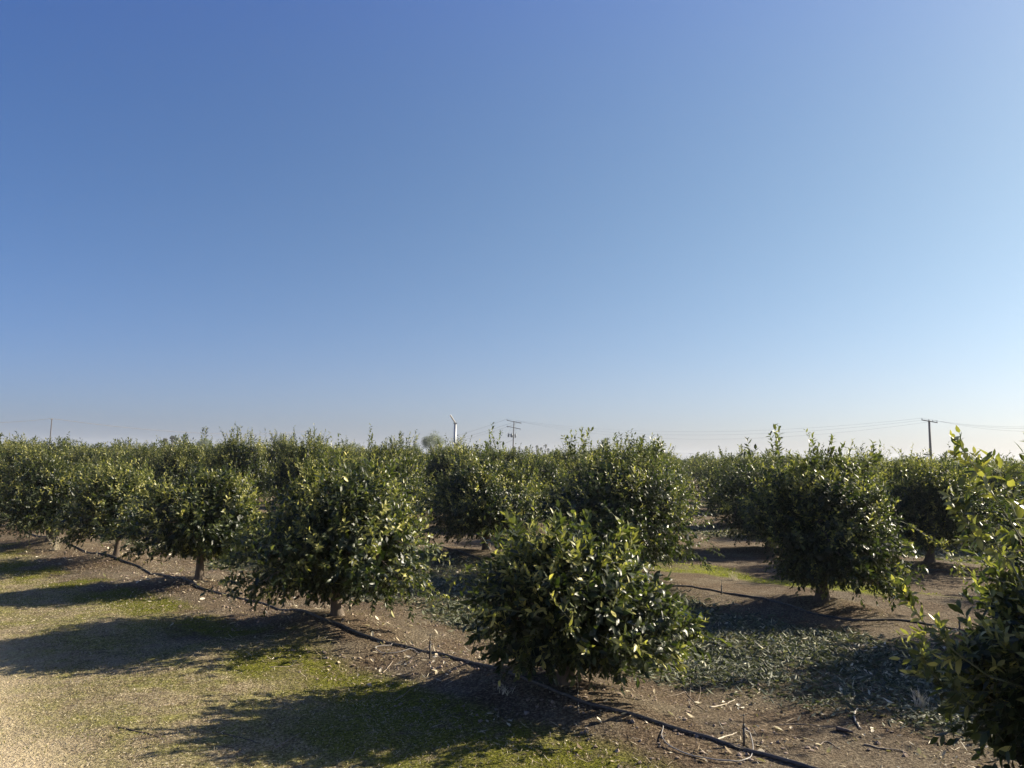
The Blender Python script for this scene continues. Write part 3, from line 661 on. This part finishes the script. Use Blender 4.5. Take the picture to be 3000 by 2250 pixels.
scatter('leaf_litter', M_shred, 9000, 12, (-8, 16, 2.2 * ROW, 3 * ROW), mk(4, 1.6), .075, .32, (.5, .24), .22, label='pale leaf litter between the third and fourth rows', cat='leaf litter')
scatter('fallen_leaves', M_dry, 26000, 2, (-6, 20, -1.2, 6.5), lambda a, b, x, y: .12 + .5 * (fbm(x, y, .5, 2, 77) > .52), .022, .42, (.38, .26), .3, label='small brown and straw leaf fragments strewn over the bare soil under the rows', cat='leaf litter')
scatter('twig_debris', M_dry, 4500, 13, (-6, 14, -1.4, 5.0), lambda a, b, x, y: .2 + .8 * (fbm(x, y, .6, 2, 79) > .5), .085, .055, (.6, .25), .2, True, label='thin dry stems and straws strewn across the soil and litter', cat='twigs', tilt=.2)
scatter('dry_leaf', M_dry, 1500, 3, (-6, 14, -1.0, 5.0), lambda a, b, x, y: .2 + .8 * (fbm(x, y, .7, 2, 78) > .55), .055, .42, (.72, .22), .35, True, label='curled pale dry leaves scattered on the soil around the trunks and hoses', cat='leaf litter')
scatter('dry_grass', M_dry, 60000, 4, (-7, 16, -4.8, -.7), lambda a, b, x, y: .08 + .92 * masks(a, b, x, y)[1], .020, .16, (.62, .2), .5, label='short dry straw coloured grass on the verge in front of the orchard', cat='dry grass', tilt=.8)
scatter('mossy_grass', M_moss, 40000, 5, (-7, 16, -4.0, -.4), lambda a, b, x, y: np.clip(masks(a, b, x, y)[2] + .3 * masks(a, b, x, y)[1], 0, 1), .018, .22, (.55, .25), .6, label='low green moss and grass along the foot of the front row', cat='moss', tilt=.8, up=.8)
M_moss2 = leaf_mat('bright_moss', [(0, (.10, .12, .01)), (.5, (.24, .27, .03)), (1, (.45, .46, .08))], (.25, .27, .05), .35, .8, .1)
scatter('mossy_grass', M_moss2, 16000, 6, (-8, 10, 1.1 * ROW, 2.7 * ROW), mk(3, 1.0), .035, .25, (.62, .22), .5, label='bright yellow green moss strip between the second and third rows', cat='moss', tilt=.6, up=.6)

# soil clods (individually formed lumps, too many to count)
def clods(n, seed):
    r_ = np.random.default_rng(seed); mb = MB()
    ico = bpy.data.meshes.new('tmp_ico')
    import bmesh
    bm = bmesh.new(); bmesh.ops.create_icosphere(bm, subdivisions=1, radius=1); bv = np.array([v.co[:] for v in bm.verts]); bf = np.array([[v.index for v in f.verts] for f in bm.faces]); bm.free()
    bpy.data.meshes.remove(ico)
    m_ = n * 4; a = r_.uniform(-5, 14, m_); b = r_.uniform(-1.3, 4.5, m_)
    x = T1[0] + U[0] * a + NV[0] * b; y = T1[1] + U[1] * a + NV[1] * b
    k_ = np.round(b / ROW) * ROW
    ok = (y > 3.5) & (y < 16) & (np.abs(x / np.maximum(y, .1)) < .80) & (r_.random(m_) < (.12 + .88 * np.exp(-((b - k_) / .7) ** 2)) * (fbm(x, y, .6, 2, 88) > .45))
    x = x[ok][:n]; y = y[ok][:n]; k = len(x); s_ = .005 + .018 * r_.random(k) ** 5
    v = bv[None] * s_[:, None, None] * r_.uniform(.5, 1.45, (k, len(bv), 1)) * np.array([1, 1, .65]) + np.stack([x, y, ground_h(x, y) + s_ * .2], 1)[:, None]
    f = bf[None] + (np.arange(k) * len(bv))[:, None, None]
    mb.add(v.reshape(-1, 3), f.reshape(-1, 3)); o = mb.build('soil_crumbs', M_clod); tag(o, 'small crumbs and clods of brown soil along the tree berms', 'soil', None, 'stuff')
clods(6500, 5)

# dry weed tufts
def weed(px, py, h, n, label, seed):
    b = gpt(px, py); r_ = np.random.default_rng(seed); mb = MB()
    for k in range(n):
        a_ = r_.uniform(0, 6.28); s_ = r_.uniform(.3, 1) * h; ln = r_.uniform(.2, .9)
        p0 = np.array([r_.normal(0, .03), r_.normal(0, .03), 0]); tt = np.linspace(0, 1, 5)[:, None]
        mb.tube(p0 + np.array([math.cos(a_) * ln, math.sin(a_) * ln, 0]) * s_ * tt ** 1.5 + np.array([0, 0, 1]) * s_ * tt, np.linspace(.0028, .001, 5), 4, .9)
    o = mb.build('dry_weed', M_dry); o.location = tuple(float(v) for v in b); tag(o, label, 'weed', 'bleached dry weeds')
weed(2702, 2072, .16, 34, 'bleached tuft of dry grass in the leaf litter near the right edge tree', 1)
weed(165, 1603, .32, 60, 'tall bleached weed by the trunks at the far left', 2)
weed(2150, 1700, .18, 34, 'wispy dry weed beside the second row hose', 3)
weed(1480, 2010, .08, 14, 'tiny dry weed on the mound left of the small round tree trunk', 4)

# ------------------------------------------------------------------ distant poles, wires, wind machine
def pole(px, ytop, dist, name_label, arm=0, arm2=False, cans=False, lean=0.0, rad=.15, arm_px=None, armrot=0.0, pins=()):
    t = at(px, ytop, dist); e = empty('utility_pole', (t.x - lean * t.z, t.y, 0)); e.rotation_euler = (0, math.atan(lean), 0)
    hh = t.z / math.cos(math.atan(lean)); mb = MB(); mb.tube([(0, 0, -.3), (0, 0, hh * .5), (0, 0, hh)], [rad * 1.25, rad * 1.05, rad * .85], 10); mb.build('pole_shaft', M_pole, e, True)
    c_, s_ = math.cos(armrot), math.sin(armrot)
    Rz = np.array([[c_, -s_, 0], [s_, c_, 0], [0, 0, 1]])
    def arm_(z, half, shift, tl):
        a = MB(); a.box((shift * c_, shift * s_ - .12, z), (half, .06, .075), Rz @ np.array([[math.cos(tl), 0, math.sin(tl)], [0, 1, 0], [-math.sin(tl), 0, math.cos(tl)]]))
        return a.build('crossarm', M_pole, e)
    ends = []
    def ins(z, xs_, tl, under=False):
        for q in xs_:
            i_ = MB(); zz = z - q * math.sin(tl); s2 = -1 if under else 1
            i_.tube([(q * c_, q * s_ - .12, zz), (q * c_, q * s_ - .12, zz + s2 * .12), (q * c_, q * s_ - .12, zz + s2 * .2), (q * c_, q * s_ - .12, zz + s2 * .3)], [.03, .05, .09, .05], 8)
            i_.build('insulator', M_grey_can, e, True); ends.append(Vector((q * c_, q * s_ - .12, zz + s2 * .28)))
    if arm:
        arm_(hh - .15, arm, 0, .17 if pins else 0.0); ins(hh - .08, pins or (-arm * .9, -arm * .3, arm * .9), .17 if pins else 0)
    if arm2:
        arm_(hh - 1.75, arm * .95, -.05, .17); ins(hh - 1.8, (-arm * .8, arm * .35, arm * .85), .17, True)
        for q in (-.9, .5):
            wv = MB(); wv.tube([(q, -.12, hh - .25), (q * .8, -.14, hh - 1.7)], [.012, .012], 5); wv.build('jumper_wire', M_wire, e)
    if cans:
        for q, zc, rr_ in ((-1.35, -3.9, .24), (-.52, -3.95, .33), (.52, -4.0, .22)):
            c = MB(); y0 = -.3 if abs(q) > 1 else -.45
            c.tube([(q, y0, hh + zc - .48), (q, y0, hh + zc - .44), (q, y0, hh + zc + .42), (q, y0, hh + zc + .5)], [rr_ * .85, rr_, rr_, rr_ * .7], 16)
            c.tube([(q + .05, y0, hh + zc + .48), (q + .08, y0, hh + zc + .85)], [.04, .03], 6)
            c.tube([(q, y0, hh + zc + .2), (0, -.05, hh + zc + .2)], [.05, .05], 6)
            o = c.build('transformer_can', M_grey_can, e, True)
            w_ = MB(); w_.tube([(q + .08, y0, hh + zc + .85), (q * .6, -.14, hh - 1.85)], [.012, .012], 5); w_.build('jumper_wire', M_wire, e)
        a = MB(); a.tube([(.55, -.1, hh - 3.4), (.62, -.1, hh - 2.9)], [.05, .04], 6); a.build('fuse_cutout', M_grey_can, e)
    tag(e, name_label, 'utility pole', 'wooden utility poles on the skyline')
    Mx = Matrix.Translation(e.location) @ Matrix.Rotation(math.atan(lean), 4, 'Y')
    return e, [Mx @ v for v in ends], Mx, hh
pR, eR, mR, hR = pole(2722, 1232, 140, 'tall wooden utility pole with one slanted crossarm, alone in the pale sky on the right', 1.5, pins=(-1.38, -.1, .6, 1.38), rad=.21, lean=-.012)
pC, eC, mC, hC = pole(1506, 1234, 205, 'utility pole with two crossarms and three transformer cans, right of the white wind machine', 2.05, arm2=True, cans=True, pins=(-1.95, .72, 1.4, 1.9), rad=.15, lean=.02)
pL, eL, mL, hL = pole(152, 1228, 230, 'bare looking leaning utility pole on the far left', .35, rad=.16, lean=.012, armrot=R(85))
pA, eA, mA, hA = pole(907, 1264, 400, 'utility pole with a wide straight crossarm, left of the middle of the skyline', 2.6, rad=.16)
pB, eB, mB_, hB = pole(837, 1273, 520, 'dark utility pole half hidden by a leafy sprout, left of the straight crossarm pole', 2.4, rad=.24, lean=.05)
pD, eD, mD, hD = pole(1173, 1284, 620, 'small distant utility pole crossarm just above the trees, left of the feathery grey tree', 1.9, rad=.16)
pE, eE, mE, hE = pole(1967, 1324, 760, 'tiny distant utility pole, left one of the pair right of centre', 1.9, rad=.2)
pF, eF, mF, hF = pole(2024, 1328, 640, 'tiny distant utility pole, right one of the pair right of centre', 2.0, rad=.2)
pG, eG, mG, hG = pole(1342, 1296, 560, 'thin distant pole right behind the white wind machine', 1.0, rad=.14)

def wire(a, b, sag, label, rad=.013, n=40):
    a = np.array(a); b = np.array(b); t_ = np.linspace(0, 1, n)[:, None]
    q = a * (1 - t_) + b * t_; q[:, 2] -= (4 * sag * t_ * (1 - t_))[:, 0]
    mb = MB(); mb.tube(q, rad * .75, 5, cap=False); o = mb.build('power_line', M_wire); tag(o, label, 'power line', 'overhead power lines'); return o
for k, nm in zip((0, 1, 3), ('topmost', 'middle', 'lowest')):
    wire(eC[k], eR[k], 3.0 + .35 * k, f'{nm} of the three wires sagging between the transformer pole and the tall right hand pole')
    pt = at(3250, 1232 + 6 * k, 118); wire(eR[k], pt, 1.3, f'{nm} wire leaving the tall right hand pole towards the right edge')
for k, nm in zip((0, 1, 2), ('topmost', 'middle', 'lowest')):
    wire(eC[k if k < 2 else 3], eD[k], 4.5 + .5 * k, f'{nm} of the wires dropping left from the transformer pole behind the wind machine', .03)
wire(mC @ Vector((0, -.15, hC - 5.0)), at(1380, 1306, 240), 1.2, 'service wire dropping low to the left from the transformer pole', .035)
wire(eL[0], eA[1], 3.0, 'long single wire from the leaning left pole down to the straight crossarm pole', .10)
wire(eL[0], at(-250, 1226, 200), 1.2, 'wire from the leaning left pole out of the left edge', .08)
wire(eA[0], eD[0], 5.0, 'upper wire between the straight crossarm pole and the small distant crossarm', .04)
wire(eA[2], eD[2], 8.0, 'lower wire between the straight crossarm pole and the small distant crossarm', .04)
wire(eE[1], eF[0], 1.0, 'short faint wire between the pair of tiny distant poles', .05)
wire(eF[2], at(2300, 1342, 700), 3.0, 'faint wire running right from the pair of tiny distant poles', .05)

def wind_machine():
    d = 190; t = at(1334, 1240, d); e = empty('wind_machine', (t.x, t.y, 0)); hh = t.z
    s_ = MB(); s_.tube([(0, 0, -.2), (0, 0, hh * .5), (0, 0, hh - .15)], [.36, .345, .335], 20); s_.tube([(-.50, -.1, 0), (-.50, -.1, hh - 1.2)], [.03, .03], 6); s_.build('tower', M_steel, e, True)
    b = MB(); b.box((.0, -.1, hh + .0), (.5, .3, .1)); b.tube([(-.1, -.4, hh + .2), (.05, .4, hh + .25)], [.17, .17], 12); b.build('gearbox', M_grey_can, e)
    hub = np.array([-.08, -.5, hh + .18]); h2 = MB(); h2.tube([hub + (0, .25, 0), hub + (0, -.12, 0)], [.13, .09], 12); h2.build('hub', M_steel, e, True)
    tip = np.array(at(1319, 1216, d - 1.2)) - np.array([t.x, t.y, 0])
    def blade(p0, p1, w0, w1):
        p0 = np.array(p0); p1 = np.array(p1); ax = norm((p1 - p0)[None])[0]; sd = norm(np.cross(ax, [0, 1, .25])[None])[0]; nn = np.cross(sd, ax); B_ = MB(); n = 10; vs = []
        for k in range(n):
            t_ = k / (n - 1); w_ = w0 * (1 - t_) + w1 * t_; a_ = .5 - .35 * t_; s2 = sd * math.cos(a_) + nn * math.sin(a_); n2 = np.cross(ax, s2); c = p0 + (p1 - p0) * t_
            for cx_, cy_ in ((-1, 0), (-.3, .22), (.5, .16), (1, 0), (.5, -.08), (-.3, -.1)): vs.append(c + s2 * w_ * cx_ + n2 * w_ * cy_)
        f = [(k * 6 + q, k * 6 + (q + 1) % 6, k * 6 + 6 + (q + 1) % 6, k * 6 + 6 + q) for k in range(n - 1) for q in range(6)]
        B_.add(vs, [(0, 1, 2), (0, 2, 3), (0, 3, 4), (0, 4, 5)], f); B_.build('blade', M_white, e, True)
    blade(hub, tip, .24, .19); blade(hub, hub + np.array([.12, 1.6, -2.2]), .15, .12)
    tag(e, 'white orchard wind machine tower with one raised blade, left of the transformer pole', 'wind machine')
wind_machine()

# ------------------------------------------------------------------ trees beyond the orchard
def bg_tree(px, ytop, dist, wpx, label, name='background_tree', seed=0, n=1400, L=.28, mat=M_grey, feathery=False, cat='tree', narrow=.36):
    t = at(px, ytop, dist); hh = t.z; rx = wpx / F * dist / 2; e = empty(name, (t.x, t.y, 0)); r_ = np.random.default_rng(seed)
    tb = MB(); tt = np.linspace(0, 1, 6)[:, None]
    tb.tube(np.array([0, 0, 1]) * hh * .5 * tt, np.linspace(.22, .14, 6), 8)
    for k in range(6):
        a_ = k * 1.05; tb.tube(np.array([0, 0, hh * .35]) + np.array([math.cos(a_) * rx * .6, math.sin(a_) * rx * .6, hh * .42]) * tt, np.linspace(.1, .02, 6), 6)
    tb.build('trunk', M_bark, e, True)
    K = 22; C = norm(r_.normal(size=(K, 3))); C[:, 2] = np.abs(C[:, 2]) * .9 - .1
    lob = C * np.array([rx * .66, rx * .66, hh * narrow]) * r_.uniform(.6, 1.0, (K, 1)) + np.array([0, 0, hh * .6])
    lr = r_.uniform(.24, .4, K) * min(rx, hh * .45)
    k = r_.integers(0, K, n); V = norm(r_.normal(size=(n, 3))); Pq = lob[k] + V * (lr[k] * r_.uniform(.45, 1.1, n))[:, None]
    Pq[:, 2] = np.minimum(Pq[:, 2], hh * 1.0)
    D = V + r_.normal(size=(n, 3)) * .5; D[:, 2] -= 1.4 if feathery else -.3
    l = L * r_.uniform(.5, 1.5, n); cb = MB(); add_leaves(cb, Pq, D, V + r_.normal(size=(n, 3)) * .5, l, l * (.2 if feathery else .45), np.clip(r_.normal(.45, .25, n), 0, 1), 0., .2, False)
    cb.build('crown', mat, e); tag(e, label, cat, 'trees on the skyline beyond the orchard'); return e
bg_tree(1268, 1256, 170, 84, 'feathery grey green tree left of the white wind machine', 'pepper_tree', 1, 5200, .30, feathery=True)
bg_tree(1312, 1300, 172, 46, 'low grey bush at the foot of the white wind machine', 'background_tree', 2, 1200, .25)
bg_tree(1218, 1296, 178, 44, 'small grey crown touching the left side of the feathery tree', 'background_tree', 8, 1200, .25)
bg_tree(1040, 1294, 250, 70, 'pale hazy tree peeking over the orchard left of the tall leafy sprout', 'background_tree', 3, 1500, .4)
bg_tree(1100, 1301, 260, 36, 'small hazy round crown left of the feathery tree', 'background_tree', 9, 700, .4)
bg_tree(598, 1283, 240, 66, 'brownish grey hazy tree behind a bright sprout on the left', 'background_tree', 4, 1800, .4)
bg_tree(550, 1295, 245, 44, 'low hazy crown left of the brownish grey tree', 'background_tree', 10, 1000, .4)
bg_tree(30, 1296, 260, 60, 'grey hazy tree top at the left edge', 'background_tree', 5, 1200, .4)
bg_tree(955, 1302, 240, 40, 'dark distant crown right of the straight crossarm pole', 'background_tree', 6, 900, .4)
bg_tree(2668, 1341, 75, 44, 'dark round crown just left of the tall right hand pole', 'background_tree', 7, 1500, .16, M_far)

def palm(px, ytop, dist, label, seed, cw=8.5, tall=0):
    t = at(px, ytop, dist); hh = t.z; e = empty('fan_palm', (t.x, t.y, 0)); r_ = np.random.default_rng(seed); R0 = cw / F * dist / 2
    tb = MB(); tb.tube([(0, 0, 0), (.1, 0, hh * .5), (0, 0, hh - R0 * .9)], [.28, .22, .2], 8); tb.build('trunk', M_bark, e, True)
    cb = MB(); n = 150; V = norm(r_.normal(size=(n, 3)) * np.array([1, 1, .95])); c = np.array([0, 0, hh - R0 * 1.05])
    Pq = c + V * R0 * .15; D = V + r_.normal(size=(n, 3)) * .12; l = R0 * r_.uniform(.8, 1.15, n)
    add_leaves(cb, Pq, D, np.cross(V, r_.normal(size=(n, 3))), l, l * .42, np.clip(r_.normal(.4, .25, n), 0, 1), .15, .3, False)
    # skirt of dead fronds
    m_ = 60; a_ = r_.uniform(0, 6.28, m_); V2 = np.stack([np.cos(a_) * .35, np.sin(a_) * .35, -np.ones(m_)], 1); add_leaves(cb, c + V2 * R0 * .3, V2, np.stack([np.cos(a_), np.sin(a_), 0 * a_], 1), np.full(m_, R0 * 1.5), np.full(m_, R0 * .4), np.full(m_, .1), 0., .2, False)
    cb.build('crown', M_palm, e); tag(e, label, 'palm tree', 'distant palms on the skyline')
for k, (px, py, lab) in enumerate([(1542, 1306, 'lone distant palm just right of the transformer pole'), (1436, 1305, 'distant palm half hidden left of the transformer pole'), (1573, 1304, 'distant palm, upper left of the palm cluster'),
        (1573.5, 1316, 'distant palm, lower left of the palm cluster'), (1585, 1310, 'distant palm in the middle of the palm cluster'), (1599, 1301, 'tallest distant palm of the cluster'),
        (1606, 1313, 'distant palm at the right side of the palm cluster'), (1595, 1325, 'lowest distant palm crown of the cluster'), (1521, 1308, 'distant palm crown closest to the transformer pole on its right')]):
    palm(px, py, 600 + 12 * k, lab, k)
palm(506, 1275, 330, 'round dark palm top, right one of two on the left skyline', 31, 15); palm(484, 1283, 335, 'round dark palm top, left one of two on the left skyline', 32, 14)

# ------------------------------------------------------------------ haze
HAZE = 0.0003
if HAZE:
    hb = MB(); hb.box((0, 0, 11), (1700, 1700, 12)); 
    hm = bpy.data.materials.new('haze_air'); hm.use_nodes = True; t = hm.node_tree; t.nodes.clear()
    pv = N(t, 'ShaderNodeVolumePrincipled'); pv.inputs['Density'].default_value = HAZE; pv.inputs['Color'].default_value = (.80, .86, .95, 1); pv.inputs['Anisotropy'].default_value = .2
    om = N(t, 'ShaderNodeOutputMaterial'); t.links.new(pv.outputs[0], om.inputs['Volume'])
    ho = hb.build('haze', hm); tag(ho, 'thin pale haze over the orchard', 'haze', None, 'stuff')
